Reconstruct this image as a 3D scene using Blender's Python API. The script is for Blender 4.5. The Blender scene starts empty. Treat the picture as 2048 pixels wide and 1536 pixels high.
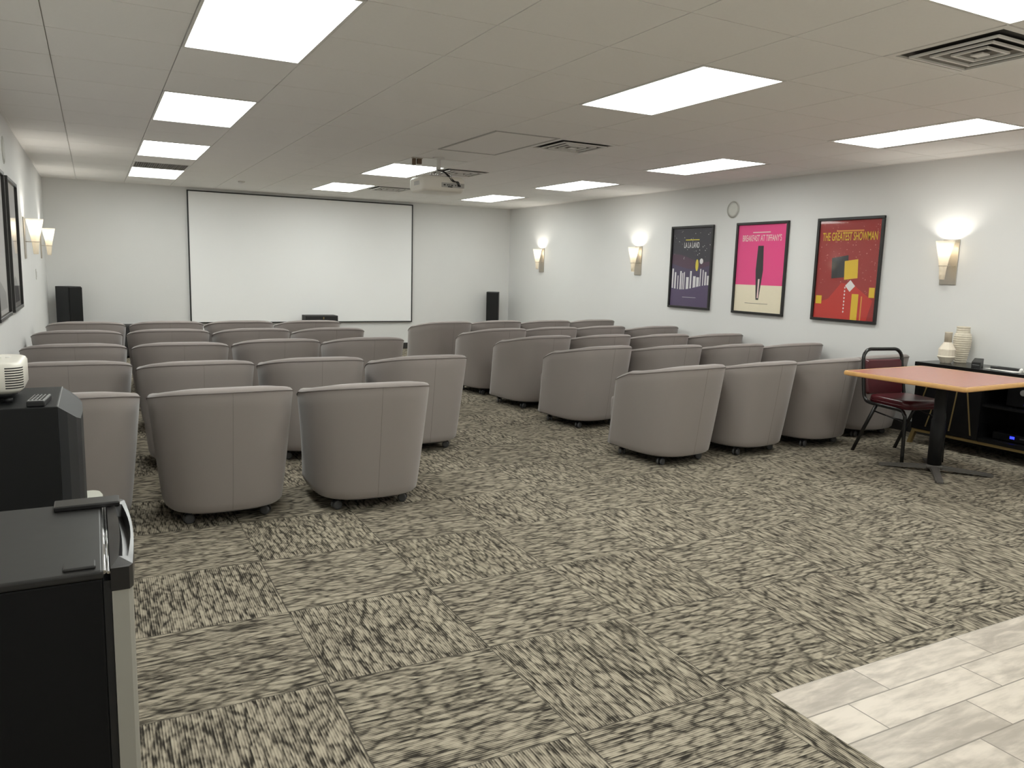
import bpy, bmesh, math, random
from mathutils import Vector, Matrix
random.seed(7)
C = bpy.context.scene.collection
sc = bpy.context.scene
PI = math.pi
EYE = 1.4244          # camera height
CEIL = 2.5209
LW, RW, BW, FW = -0.585, 6.81, 12.98, -3.2   # wall planes: left, right, back, front (behind the camera)
G = 0.6096            # ceiling module
def cu(u): return 1.0609 + u * G
def cv(v): return 4.5808 + v * G

# ------------------------------------------------------------------ materials
def mat(name, col, rough=0.6, metal=0.0, noise=0.0, nscale=40.0, bump=0.0, bscale=200.0, spec=0.5, coat=0.0):
    m = bpy.data.materials.new(name); m.use_nodes = True
    nt = m.node_tree; b = nt.nodes['Principled BSDF']
    b.inputs['Base Color'].default_value = (*col, 1)
    b.inputs['Roughness'].default_value = rough
    b.inputs['Metallic'].default_value = metal
    b.inputs['Specular IOR Level'].default_value = spec
    b.inputs['Coat Weight'].default_value = coat
    tc = nt.nodes.new('ShaderNodeTexCoord')
    if noise > 0:
        n = nt.nodes.new('ShaderNodeTexNoise'); n.inputs['Scale'].default_value = nscale; n.inputs['Detail'].default_value = 4
        nt.links.new(tc.outputs['Object'], n.inputs['Vector'])
        mx = nt.nodes.new('ShaderNodeMix'); mx.data_type = 'RGBA'
        mx.inputs['A'].default_value = (*[c * (1 - noise) for c in col], 1)
        mx.inputs['B'].default_value = (*[min(1, c * (1 + noise)) for c in col], 1)
        nt.links.new(n.outputs['Fac'], mx.inputs['Factor'])
        nt.links.new(mx.outputs['Result'], b.inputs['Base Color'])
    if bump > 0:
        n2 = nt.nodes.new('ShaderNodeTexNoise'); n2.inputs['Scale'].default_value = bscale; n2.inputs['Detail'].default_value = 3
        nt.links.new(tc.outputs['Object'], n2.inputs['Vector'])
        bp = nt.nodes.new('ShaderNodeBump'); bp.inputs['Strength'].default_value = bump; bp.inputs['Distance'].default_value = 0.002
        nt.links.new(n2.outputs['Fac'], bp.inputs['Height'])
        nt.links.new(bp.outputs['Normal'], b.inputs['Normal'])
    return m

def emis(name, col, s):
    m = bpy.data.materials.new(name); m.use_nodes = True
    nt = m.node_tree; nt.nodes.clear()
    e = nt.nodes.new('ShaderNodeEmission'); e.inputs['Color'].default_value = (*col, 1); e.inputs['Strength'].default_value = s
    o = nt.nodes.new('ShaderNodeOutputMaterial'); nt.links.new(e.outputs[0], o.inputs[0])
    return m

def pane_mat(name):
    m = bpy.data.materials.new(name); m.use_nodes = True
    nt = m.node_tree; nt.nodes.clear()
    t = nt.nodes.new('ShaderNodeBsdfTransparent'); g = nt.nodes.new('ShaderNodeBsdfGlossy'); g.inputs['Roughness'].default_value = 0.03
    lw = nt.nodes.new('ShaderNodeLayerWeight'); lw.inputs['Blend'].default_value = .5
    h = NT(nt); fr = h.m('ADD', .045, h.m('MULTIPLY', h.m('POWER', lw.outputs['Facing'], 5.0), .9))
    x = nt.nodes.new('ShaderNodeMixShader'); o = nt.nodes.new('ShaderNodeOutputMaterial')
    nt.links.new(fr, x.inputs[0]); nt.links.new(t.outputs[0], x.inputs[1]); nt.links.new(g.outputs[0], x.inputs[2])
    nt.links.new(x.outputs[0], o.inputs[0])
    return m

def shade_mat(name):
    m = bpy.data.materials.new(name); m.use_nodes = True
    nt = m.node_tree; nt.nodes.clear()
    d = nt.nodes.new('ShaderNodeBsdfDiffuse'); d.inputs['Color'].default_value = (.85, .82, .76, 1)
    t = nt.nodes.new('ShaderNodeBsdfTranslucent'); t.inputs['Color'].default_value = (.92, .88, .8, 1)
    x = nt.nodes.new('ShaderNodeMixShader'); x.inputs[0].default_value = .7
    o = nt.nodes.new('ShaderNodeOutputMaterial')
    nt.links.new(d.outputs[0], x.inputs[1]); nt.links.new(t.outputs[0], x.inputs[2]); nt.links.new(x.outputs[0], o.inputs[0])
    return m

class NT:
    """tiny node-maths helper"""
    def __init__(s, nt): s.nt = nt
    def m(s, op, a, b=None, c=None):
        n = s.nt.nodes.new('ShaderNodeMath'); n.operation = op
        for i, v in enumerate((a, b, c)):
            if v is None: continue
            if isinstance(v, (int, float)): n.inputs[i].default_value = v
            else: s.nt.links.new(v, n.inputs[i])
        return n.outputs[0]
    def lerp(s, a, b, f): return s.m('ADD', s.m('MULTIPLY', a, s.m('SUBTRACT', 1.0, f)), s.m('MULTIPLY', b, f))
    def vec(s, x, y, z):
        n = s.nt.nodes.new('ShaderNodeCombineXYZ')
        for i, v in enumerate((x, y, z)):
            if isinstance(v, (int, float)): n.inputs[i].default_value = v
            else: s.nt.links.new(v, n.inputs[i])
        return n.outputs[0]
    def noise(s, v, scale, detail=2, rough=.5):
        n = s.nt.nodes.new('ShaderNodeTexNoise'); n.inputs['Scale'].default_value = scale; n.inputs['Detail'].default_value = detail
        n.inputs['Roughness'].default_value = rough
        s.nt.links.new(v, n.inputs['Vector']); return n.outputs['Fac']
    def step(s, x, a, b):
        n = s.nt.nodes.new('ShaderNodeMapRange'); n.interpolation_type = 'SMOOTHSTEP'
        s.nt.links.new(x, n.inputs['Value']); n.inputs['From Min'].default_value = a; n.inputs['From Max'].default_value = b
        return n.outputs[0]
    def mix(s, f, a, b):
        n = s.nt.nodes.new('ShaderNodeMix'); n.data_type = 'RGBA'
        s.nt.links.new(f, n.inputs['Factor'])
        for k, v in (('A', a), ('B', b)):
            if isinstance(v, tuple): n.inputs[k].default_value = (*v, 1)
            else: s.nt.links.new(v, n.inputs[k])
        return n.outputs['Result']

def carpet_mat():
    m = bpy.data.materials.new('carpet_tile_pile'); m.use_nodes = True
    nt = m.node_tree; b = nt.nodes['Principled BSDF']; h = NT(nt)
    b.inputs['Roughness'].default_value = .95; b.inputs['Specular IOR Level'].default_value = .1
    geo = nt.nodes.new('ShaderNodeNewGeometry'); sp = nt.nodes.new('ShaderNodeSeparateXYZ')
    nt.links.new(geo.outputs['Position'], sp.inputs[0])
    u = h.m('DIVIDE', h.m('SUBTRACT', sp.outputs[0], .652), .6196)
    v = h.m('DIVIDE', h.m('SUBTRACT', sp.outputs[1], 4.356), .6196)
    i, j = h.m('FLOOR', u), h.m('FLOOR', v); fu, fv = h.m('SUBTRACT', u, i), h.m('SUBTRACT', v, j)
    par = h.m('FLOORED_MODULO', h.m('ADD', i, j), 2.0)
    p = h.lerp(fu, fv, par); q = h.lerp(fv, fu, par)
    seed = h.m('ADD', h.m('MULTIPLY', i, 7.31), h.m('MULTIPLY', j, 3.17))
    ribi = h.m('FLOOR', h.m('MULTIPLY', q, 72.0))
    streak = h.noise(h.vec(h.m('MULTIPLY', p, 8.0), h.m('MULTIPLY', ribi, 1.37), seed), 1.0, 2.0, .6)
    group = h.noise(h.vec(h.m('MULTIPLY', p, 8.0), h.m('MULTIPLY', q, 44.0), h.m('ADD', seed, 41.0)), 1.0, 2, .55)
    broad = h.noise(h.vec(h.m('MULTIPLY', p, 4.0), h.m('MULTIPLY', q, 9.0), seed), 1.0, 2)
    vo = nt.nodes.new('ShaderNodeTexVoronoi'); vo.feature = 'DISTANCE_TO_EDGE'; vo.inputs['Scale'].default_value = 1.0
    nt.links.new(h.vec(h.m('MULTIPLY', p, 6.5), h.m('MULTIPLY', q, 17.0), seed), vo.inputs['Vector'])
    ring = h.step(vo.outputs['Distance'], .0, .2)
    rib = h.m('SINE', h.m('MULTIPLY', q, 2 * PI * 72))
    val = h.m('ADD', h.m('MULTIPLY', h.m('SUBTRACT', streak, .5), 2.6), h.m('MULTIPLY', h.m('SUBTRACT', group, .5), 1.35))
    val = h.m('ADD', val, h.m('MULTIPLY', h.m('SUBTRACT', broad, .5), .5))
    val = h.m('ADD', val, h.m('MULTIPLY', h.m('SUBTRACT', ring, .65), .48))
    val = h.m('ADD', val, h.m('MULTIPLY', rib, .26))
    pile = h.noise(geo.outputs['Position'], 420, 1)
    val = h.m('ADD', val, h.m('MULTIPLY', h.m('SUBTRACT', pile, .5), .5))
    f = h.m('ADD', val, .50); f = h.step(f, -.30, 1.27)
    col = h.mix(f, (.030, .026, .021), (.425, .375, .292))
    e = h.m('MINIMUM', h.m('MINIMUM', fu, h.m('SUBTRACT', 1.0, fu)), h.m('MINIMUM', fv, h.m('SUBTRACT', 1.0, fv)))
    col = h.mix(h.step(e, .0, .006), (.075, .068, .056), col)
    nt.links.new(col, b.inputs['Base Color'])
    bp = nt.nodes.new('ShaderNodeBump'); bp.inputs['Strength'].default_value = .35; bp.inputs['Distance'].default_value = .004
    nt.links.new(val, bp.inputs['Height']); nt.links.new(bp.outputs['Normal'], b.inputs['Normal'])
    return m

def plank_mat():
    m = bpy.data.materials.new('wood_look_porcelain'); m.use_nodes = True
    nt = m.node_tree; b = nt.nodes['Principled BSDF']; h = NT(nt)
    b.inputs['Roughness'].default_value = .38
    geo = nt.nodes.new('ShaderNodeNewGeometry'); sp = nt.nodes.new('ShaderNodeSeparateXYZ')
    nt.links.new(geo.outputs['Position'], sp.inputs[0])
    r = h.m('DIVIDE', h.m('SUBTRACT', 1.787, sp.outputs[1]), .1596)
    row = h.m('FLOOR', r); fr = h.m('SUBTRACT', r, row)
    offs = h.m('MULTIPLY', h.m('FLOORED_MODULO', row, 2.0), -.352)       # running-bond stagger
    k = h.m('DIVIDE', h.m('SUBTRACT', h.m('SUBTRACT', sp.outputs[0], 2.412), h.m('MULTIPLY', h.m('FLOORED_MODULO', row, 3.0), -.2165)), .6125)
    ci = h.m('FLOOR', k); fk = h.m('SUBTRACT', k, ci)
    seed = h.m('ADD', h.m('MULTIPLY', row, 5.7), h.m('MULTIPLY', ci, 2.3))
    gr = h.noise(h.vec(h.m('MULTIPLY', sp.outputs[0], 5.0), h.m('MULTIPLY', sp.outputs[1], 26.0), seed), 1.0, 5, .62)
    n = nt.nodes.new('ShaderNodeTexNoise'); n.inputs['Scale'].default_value = 1.0; n.inputs['Detail'].default_value = 3; n.inputs['Distortion'].default_value = 1.6
    nt.links.new(h.vec(h.m('MULTIPLY', sp.outputs[0], 4.0), h.m('MULTIPLY', sp.outputs[1], 11.0), seed), n.inputs['Vector'])
    cl = n.outputs['Fac']
    wh = nt.nodes.new('ShaderNodeTexWhiteNoise'); wh.noise_dimensions = '1D'; nt.links.new(seed, wh.inputs['W'])
    f = h.m('ADD', h.m('ADD', h.m('MULTIPLY', gr, .6), h.m('MULTIPLY', cl, .5)), h.m('MULTIPLY', wh.outputs['Value'], .16))
    col = h.mix(h.step(f, .42, .80), (.37, .325, .275), (.65, .58, .50))
    e = h.m('MINIMUM', h.m('MULTIPLY', h.m('MINIMUM', fr, h.m('SUBTRACT', 1.0, fr)), .1596), h.m('MULTIPLY', h.m('MINIMUM', fk, h.m('SUBTRACT', 1.0, fk)), .6125))
    col = h.mix(h.step(e, .0016, .0034), (.21, .185, .155), col)
    nt.links.new(col, b.inputs['Base Color'])
    return m

M = {}
M['wall'] = mat('wall_paint', (.735, .735, .725), .75, noise=.015, nscale=3, bump=.05, bscale=300)
M['ceil'] = mat('ceiling_tile', (.86, .845, .82), .9, noise=.02, nscale=60)
M['tbar'] = mat('ceiling_grid', (.62, .61, .59), .7)
M['carpet'] = carpet_mat(); M['plank'] = plank_mat()
M['cover'] = mat('painted_cover', (.66, .66, .62), .8)
M['base'] = mat('vinyl_baseboard', (.035, .033, .031), .5)
M['fabric'] = mat('grey_upholstery', (.285, .252, .238), .88, noise=.07, nscale=500, bump=.18, bscale=900, spec=.25)
M['fabric'].node_tree.nodes['Principled BSDF'].inputs['Sheen Weight'].default_value = .35
M['fabric'].node_tree.nodes['Principled BSDF'].inputs['Sheen Roughness'].default_value = .4
M['welt'] = mat('dark_grey_piping', (.16, .14, .132), .85)
M['black'] = mat('black_plastic', (.012, .012, .013), .45)
M['blackmatte'] = mat('black_matte', (.013, .013, .014), .75, noise=.2, nscale=200)
M['caster'] = mat('caster_grey', (.07, .07, .072), .4)
M['casterd'] = mat('caster_black', (.015, .015, .016), .5)
M['screen'] = mat('projection_fabric', (.91, .915, .915), .8)
M['white'] = mat('white_plastic', (.80, .77, .70), .4)
M['whitem'] = mat('white_metal', (.72, .71, .68), .45)
M['ventm'] = mat('vent_metal', (.80, .785, .75), .45)
M['ventd'] = mat('vent_interior', (.045, .042, .038), .8)
M['grille'] = mat('eggcrate_and_fin_shade', (.24, .225, .21), .7)
M['pframe'] = mat('panel_frame_grey', (.46, .45, .43), .6)
M['nickel'] = mat('brushed_nickel', (.50, .46, .40), .35, metal=.85, noise=.05, nscale=80)
M['shade'] = shade_mat('frosted_glass_shade')
M['bulb'] = emis('bulb_glow', (1, .95, .86), 210.0)
M['panel'] = emis('light_panel', (.97, 1.0, .95), 9.0)
M['glass'] = pane_mat('picture_glass')
M['frame'] = mat('black_frame', (.018, .017, .016), .35)
M['tabletop'] = mat('table_laminate', (.46, .20, .155), .27, noise=.06, nscale=30)
M['oak'] = mat('oak_edge', (.70, .40, .15), .4, noise=.12, nscale=25)
M['iron'] = mat('black_iron', (.007, .007, .0075), .55, spec=.3)
M['footm'] = mat('worn_base_metal', (.085, .078, .07), .5, noise=.2, nscale=60)
M['vinyl'] = mat('maroon_vinyl', (.072, .008, .013), .28, noise=.1, nscale=15)
M['tube'] = mat('black_tube', (.01, .01, .01), .25)
M['lacq'] = mat('black_lacquer', (.006, .006, .0065), .25, spec=.35)
M['void'] = mat('dark_equipment', (.003, .003, .0035), .6, spec=.15)
M['gold'] = mat('antique_gold', (.34, .25, .11), .4, metal=.75)
M['ceramic'] = mat('cream_ceramic', (.78, .70, .58), .55, noise=.04, nscale=30)
M['ceramic2'] = mat('ribbed_ceramic', (.66, .60, .49), .6, noise=.18, nscale=45)
M['tan'] = mat('tan_ceramic', (.66, .585, .47), .6)
M['paper'] = mat('paper', (.85, .84, .81), .8)
M['blue'] = emis('blue_led', (.02, .03, 1.0), 3.0)
M['steel'] = mat('door_steel', (.37, .36, .32), .42, metal=.35, noise=.03, nscale=8)
M['gloss'] = mat('gloss_black', (.014, .013, .013), .3)
M['fridge'] = mat('fridge_black', (.004, .004, .0045), .6, spec=.2, bump=.2, bscale=350)
M['fridgetop'] = mat('fridge_top_black', (.016, .015, .0145), .45, spec=.4, noise=.3, nscale=30)
M['chrome'] = mat('chrome', (.65, .65, .66), .15, metal=1)
M['spk'] = mat('speaker_vinyl', (.005, .0055, .006), .55, spec=.35, noise=.15, nscale=60)
M['spkside'] = mat('speaker_side', (.022, .023, .025), .5)
M['grey'] = mat('button_grey', (.30, .30, .30), .5)
M['pale'] = mat('pale_plastic', (.52, .52, .46), .5)
M['brown'] = mat('brown_box', (.13, .085, .055), .7)

# ------------------------------------------------------------------ mesh helpers
def box(bm, x0, x1, y0, y1, z0, z1, mi=0, bev=0.0, seg=2):
    vs = [bm.verts.new(p) for p in ((x0,y0,z0),(x1,y0,z0),(x1,y1,z0),(x0,y1,z0),(x0,y0,z1),(x1,y0,z1),(x1,y1,z1),(x0,y1,z1))]
    fs = [bm.faces.new([vs[i] for i in f]) for f in ((3,2,1,0),(4,5,6,7),(0,1,5,4),(1,2,6,5),(2,3,7,6),(3,0,4,7))]
    for f in fs: f.material_index = mi
    if bev:
        es = list({e for f in fs for e in f.edges})
        r = bmesh.ops.bevel(bm, geom=es, offset=bev, segments=seg, affect='EDGES', profile=.5)
        for f in r['faces']: f.material_index = mi
    return vs

def tube(bm, pts, r, seg=10, mi=0, cap=True, closed=False):
    pts = [Vector(p) for p in pts]; rings = []; n = len(pts); prev = None
    for i, p in enumerate(pts):
        a = pts[i-1] if (i or closed) else p; b = pts[(i+1) % n] if (i < n-1 or closed) else p
        t = (b - a).normalized()
        if prev is None:
            up = Vector((0,0,1)) if abs(t.z) < .9 else Vector((1,0,0))
            nx = t.cross(up).normalized()
        else:
            nx = (prev - t * prev.dot(t)).normalized()
        prev = nx; ny = t.cross(nx)
        rr = r[i] if isinstance(r, (list, tuple)) else r
        rings.append([bm.verts.new(p + nx*math.cos(2*PI*k/seg)*rr + ny*math.sin(2*PI*k/seg)*rr) for k in range(seg)])
    m = n if closed else n-1
    for i in range(m):
        A, B = rings[i], rings[(i+1) % n]
        for k in range(seg):
            f = bm.faces.new((A[k], A[(k+1) % seg], B[(k+1) % seg], B[k])); f.material_index = mi; f.smooth = True
    if cap and not closed:
        for R_ in (rings[0][::-1], rings[-1]):
            f = bm.faces.new(R_); f.material_index = mi

def lathe(bm, prof, seg=32, c=(0,0,0), mi=0, axis='z', smooth=True):
    rings = []
    for r, z in prof:
        ring = []
        for k in range(seg):
            a = 2*PI*k/seg; x, y = max(r, 1e-4)*math.cos(a), max(r, 1e-4)*math.sin(a)
            p = {'z': (x, y, z), 'x': (z, x, y), 'y': (x, z, y)}[axis]
            ring.append(bm.verts.new((p[0]+c[0], p[1]+c[1], p[2]+c[2])))
        rings.append(ring)
    for A, B in zip(rings, rings[1:]):
        for k in range(seg):
            f = bm.faces.new((A[k], A[(k+1) % seg], B[(k+1) % seg], B[k])); f.material_index = mi; f.smooth = smooth
    for R_ in (rings[0][::-1], rings[-1]):
        f = bm.faces.new(R_); f.material_index = mi

def prism(bm, poly, d0, d1, fn, mi=0):
    """poly: 2D points; fn(a, b, d) -> xyz"""
    A = [bm.verts.new(fn(a, b, d0)) for a, b in poly]; B = [bm.verts.new(fn(a, b, d1)) for a, b in poly]
    n = len(poly)
    fs = [bm.faces.new(A[::-1]), bm.faces.new(B)] + [bm.faces.new((A[k], A[(k+1) % n], B[(k+1) % n], B[k])) for k in range(n)]
    for f in fs: f.material_index = mi

def arc(c, r, a0, a1, n, fn):
    return [fn(c[0] + r*math.cos(a0 + (a1-a0)*k/n), c[1] + r*math.sin(a0 + (a1-a0)*k/n)) for k in range(n+1)]

def smoothpath(pts, n=6):
    P = [Vector(p) for p in pts]; P = [P[0]] + P + [P[-1]]; out = []
    for i in range(1, len(P)-2):
        for k in range(n):
            t = k/n; a, b, c, d = P[i-1:i+3]
            out.append(.5*((2*b) + (c-a)*t + (2*a-5*b+4*c-d)*t*t + (3*b-a-3*c+d)*t**3))
    return out + [P[-2]]

def obj(name, bm, mats, parent=None, smooth=None):
    bmesh.ops.recalc_face_normals(bm, faces=bm.faces)
    me = bpy.data.meshes.new(name); 
    if smooth is not None:
        for f in bm.faces: f.smooth = smooth
    bm.to_mesh(me); bm.free()
    for m in (mats if isinstance(mats, (list, tuple)) else [mats]): me.materials.append(m)
    o = bpy.data.objects.new(name, me); C.objects.link(o)
    if parent: o.parent = parent
    return o

def bmn(): return bmesh.new()
def one(name, m, parent, *a, **k):
    b = bmn(); box(b, *a, **k); return obj(name, b, m, parent)

def tag(o, label, cat, group=None):
    o['label'] = label; o['category'] = cat
    if group: o['group'] = group
    return o
def thing(name, label, cat, loc=(0,0,0), rz=0, group=None):
    o = bpy.data.objects.new(name, None); C.objects.link(o); o.empty_display_size = .1
    o.location = loc; o.rotation_euler = (0, 0, rz)
    return tag(o, label, cat, group)
def struct(name, bm, mats, smooth=None):
    o = obj(name, bm, mats, None, smooth); o['kind'] = 'structure'; return o
def dup(root, loc, rz, label, group=None):
    r = root.copy(); C.objects.link(r); r.location = loc; r.rotation_euler = (0, 0, rz); r['label'] = label
    if group: r['group'] = group
    for ch in list(root.children):
        c = ch.copy(); C.objects.link(c); c.parent = r
        for g in list(ch.children):
            d = g.copy(); C.objects.link(d); d.parent = c
    return r

# ------------------------------------------------------------------ room shell
b = bmn()
tx0, ty1 = 2.0, 1.787                                     # corner of the tiled area
for x0, x1, y0, y1 in ((LW, RW, ty1, BW), (LW, tx0, FW, ty1)):
    box(b, x0, x1, y0, y1, -.05, 0)
struct('floor', b, M['carpet'])
b = bmn(); box(b, tx0, RW, FW, ty1, -.05, .001); struct('floor_tiles', b, M['plank'])
b = bmn(); box(b, LW-.1, RW+.1, BW, BW+.1, -.05, CEIL+.1); struct('wall_back', b, M['wall'])
b = bmn(); box(b, LW-.1, LW, FW-.1, BW, -.05, CEIL+.1); struct('wall_left', b, M['wall'])
b = bmn(); box(b, RW, RW+.1, FW-.1, BW, -.05, CEIL+.1); struct('wall_right', b, M['wall'])
b = bmn(); box(b, LW, RW, FW-.1, FW, -.05, CEIL+.1); struct('wall_front', b, M['wall'])
for nm, a in (('baseboard_back', (LW+.008, RW-.008, BW-.008, BW, 0, .105)), ('baseboard_left', (LW, LW+.008, FW+.008, BW, 0, .105)),
              ('baseboard_right', (RW-.008, RW, FW+.008, BW, 0, .105)), ('baseboard_front', (LW+.008, RW-.008, FW, FW+.008, 0, .105))):
    b = bmn(); box(b, *a); struct(nm, b, M['base'])

LIGHTS = [(c, v) for c in (-1, 3, 7) for v in (10, 6, 2, -2, -6, -10) if not (c == 3 and v == 2)]  # panels out of view near and behind the camera added to light the foreground
VENTS = [(4, 10), (4, 6), (4, 2), (4, -4)]
def rshift(c): return -.11 if c == 7 else 0.0            # right column sits a little off the module
holes = set()
for c, v in LIGHTS: holes |= {(c, v), (c, v+1)}
for c, v in VENTS: holes.add((c, v))
holes.add((-1, 9)); holes |= {(3, 2), (3, 3)}
b = bmn(); gap = .003
us = [-3 + k for k in range(14)]; vs_ = [-13 + k for k in range(28)]
for i in us:
    for j in vs_:
        if (i, j) in holes: continue
        x0, x1 = max(LW, cu(i)+gap), min(RW, cu(i+1)-gap); y0, y1 = max(FW, cv(j)+gap), min(BW, cv(j+1)-gap)
        if x1-x0 < .02 or y1-y0 < .02: continue
        box(b, x0, x1, y0, y1, CEIL, CEIL+.012)
box(b, LW, RW, FW, BW, CEIL+.012, CEIL+.05, mi=1)
struct('ceiling', b, [M['ceil'], M['tbar']])
# wall angle along the ceiling edge
b = bmn()
for a in ((LW, LW+.02, FW, BW, CEIL-.003, CEIL+.001), (RW-.02, RW, FW, BW, CEIL-.003, CEIL+.001), (LW+.02, RW-.02, BW-.02, BW, CEIL-.003, CEIL+.001)):
    box(b, *a)
struct('trim_1', b, M['ceil'])

# ------------------------------------------------------------------ ceiling fittings
ROWN = {10: 'nearest the screen', 6: 'second from the screen wall', 2: 'third from the screen wall', -2: 'fourth from the screen wall', -6: 'overhead near the camera', -10: 'unseen, added behind the camera'}
COLN = {-1: 'left column', 3: 'middle column', 7: 'right column by poster wall'}
def make_light():
    t = thing('ceiling_light', '', 'light', group='lit ceiling light panels')
    w, l = G, 2*G
    b = bmn(); f = .018
    for a in ((0, w, 0, f), (0, w, l-f, l), (0, f, f, l-f), (w-f, w, f, l-f)):
        box(b, a[0]+.002, a[1]-.002, a[2]+.002 if a[2] == 0 else a[2], a[3]-.002 if a[3] == l else a[3], -.004, .011)
    obj('frame', b, M['whitem'], t)
    one('diffuser', M['panel'], t, f, w-f, f, l-f, .002, .008)
    return t
L0 = None
for c, v in LIGHTS:
    lab = 'lit rectangular ceiling panel, %s, %s' % (COLN[c], ROWN[v])
    if c == 3 and v == -2: lab = 'lit rectangular ceiling panel, middle column, large one above the aisle'
    loc = (cu(c)+rshift(c)*G, cv(v), CEIL)
    if L0 is None:
        L0 = make_light(); L0.location = loc; L0['label'] = lab
    else: dup(L0, loc, 0, lab)

def make_vent():
    t = thing('ceiling_vent', '', 'vent', group='square ceiling air vents')
    w = G
    one('duct', M['ventd'], t, .03, w-.03, .03, w-.03, .008, .0115)
    b = bmn()
    def ring(o, wd, z0, z1):
        for a in ((o, w-o, o, o+wd), (o, w-o, w-o-wd, w-o), (o, o+wd, o+wd, w-o-wd), (w-o-wd, w-o, o+wd, w-o-wd)): box(b, *a, z0, z1)
    ring(.004, .038, -.002, .011); obj('frame', b, M['ventm'], t)
    for k, o in enumerate((.085, .15, .215)):
        b = bmn()
        # a hanging lip with a recessed sloping fin behind it
        ring(o, .013, -.016, -.006)
        def sq(o, z): return [(o, o, z), (w-o, o, z), (w-o, w-o, z), (o, w-o, z)]
        prof = [(o+.004, -.006), (o+.034, .007), (o+.036, .007), (o+.010, -.006)]
        R_ = [[b.verts.new(p) for p in sq(*q)] for q in prof]
        for A, B in zip(R_, R_[1:] + R_[:1]):
            for e in range(4): b.faces.new((A[e], A[(e+1) % 4], B[(e+1) % 4], B[e])).material_index = 1  # the fin's shading is painted in as grey
        obj('louvre', b, [M['ventm'], M['grille']], t)
    one('centre_plate', M['ventm'], t, .275, w-.275, .275, w-.275, -.018, -.012)
    return t
V0 = None
VL = {10: 'square louvred ceiling vent nearest the screen', 6: 'square louvred ceiling vent behind the hanging projector',
      2: 'square louvred ceiling vent beside the blank ceiling panel', -4: 'large louvred ceiling vent at the top right corner'}
for c, v in VENTS:
    loc = (cu(c), cv(v), CEIL)
    if V0 is None: V0 = make_vent(); V0.location = loc; V0['label'] = VL[v]
    else: dup(V0, loc, 0, VL[v])
t = thing('return_grille', 'grey egg-crate return grille between two left lights', 'vent', (cu(-1), cv(9), CEIL))
one('backing', M['ventd'], t, .02, G-.02, .02, G-.02, .009, .0115)
b = bmn()
for k in range(25):
    p = .024 + k*.0234
    box(b, p-.0035, p+.0035, .02, G-.02, -.001, .009); box(b, .02, G-.02, p-.0035, p+.0035, 0, .0085)
obj('lattice', b, M['grille'], t)
b = bmn()
for a in ((.003, G-.003, .003, .022), (.003, G-.003, G-.022, G-.003), (.003, .022, .022, G-.022), (G-.022, G-.003, .022, G-.022)): box(b, *a, -.003, .011)
obj('frame', b, M['whitem'], t)
t = thing('blank_panel', 'unlit blank ceiling panel beside the louvred vent', 'panel', (cu(3), cv(2), CEIL))
b = bmn()
for a in ((.004, G-.004, .004, .022), (.004, G-.004, 2*G-.022, 2*G-.004), (.004, .022, .022, 2*G-.022), (G-.022, G-.004, .022, 2*G-.022)): box(b, *a, -.004, .011)
obj('frame', b, M['pframe'], t)
one('cover', M['ceil'], t, .022, G-.022, .022, 2*G-.022, .001, .008)
t = bmn(); lathe(t, [(.045, 0), (.045, -.012), (.03, -.024), (.012, -.028)], 24)
o = obj('smoke_detector', t, M['whitem']); o.location = (1.85, 11.5, CEIL); tag(o, 'small round smoke detector on ceiling above the screen', 'detector')

# ------------------------------------------------------------------ hanging projector
t = thing('ceiling_projector', 'white projector hanging from a ceiling pole, connectors at the rear', 'projector', (3.12, 7.58, CEIL))
def R2(x0, x1, y0, y1, r, n=4):
    P = []
    for cx, cy, a in ((x1-r, y0+r, -PI/2), (x1-r, y1-r, 0), (x0+r, y1-r, PI/2), (x0+r, y0+r, PI)):
        P += [(cx + r*math.cos(a + PI/2*k/n), cy + r*math.sin(a + PI/2*k/n)) for k in range(n+1)]
    return P
def loft(bm, levels, mi=0, smooth=True):
    """levels: list of (poly, z)"""
    R_ = [[bm.verts.new((x, y, z)) for x, y in poly] for poly, z in levels]
    for A, B in zip(R_, R_[1:]):
        n = len(A)
        for k in range(n):
            f = bm.faces.new((A[k], A[(k+1) % n], B[(k+1) % n], B[k])); f.material_index = mi; f.smooth = smooth
    for q in (R_[0][::-1], R_[-1]):
        f = bm.faces.new(q); f.material_index = mi
zt, zb = -.195, -.345
b = bmn()
loft(b, [(R2(-.20, .22, -.15, .19, .05), zb), (R2(-.215, .235, -.172, .205, .05), zb+.02), (R2(-.22, .24, -.18, .21, .045), zb+.05),
         (R2(-.22, .24, -.18, .21, .045), zt-.025), (R2(-.20, .22, -.165, .195, .05), zt)])
body = obj('body', b, M['white'], t)
b = bmn(); box(b, -.02, .225, -.184, -.178, zb+.045, zb+.09)
pn = obj('connector_panel', b, M['pframe'], t)
b = bmn()
for x0, x1, z0, z1 in ((.0, .02, .062, .074), (.035, .055, .064, .072), (.062, .07, .062, .074), (.08, .1, .062, .072), (.125, .135, .062, .072), (.15, .185, .058, .074), (.045, .095, .046, .056)):
    b = bmn(); box(b, x0, x1, -.187, -.1842, zb+z0, zb+z1); obj('port', b, M['black'], pn)
b = bmn(); box(b, -.224, -.2195, -.09, .05, zb+.06, zb+.1)
for k in range(5): box(b, -.2255, -.2235, -.085, .045, zb+.063+k*.008, zb+.066+k*.008, mi=1)
obj('side_vent', b, [M['whitem'], M['grey']], t)
b = bmn(); lathe(b, [(.05, .2), (.055, .225), (.045, .235), (.04, .222)], 24, (.05, 0, zb+.09), axis='y')
obj('lens', b, M['black'], t)
b = bmn(); lathe(b, [(.06, -.001), (.06, -.012), (.024, -.02), (.023, zt+.03), (.03, zt+.03), (.03, zt+.012)], 20, (.01, -.02, 0))
obj('pole', b, M['whitem'], t)
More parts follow.
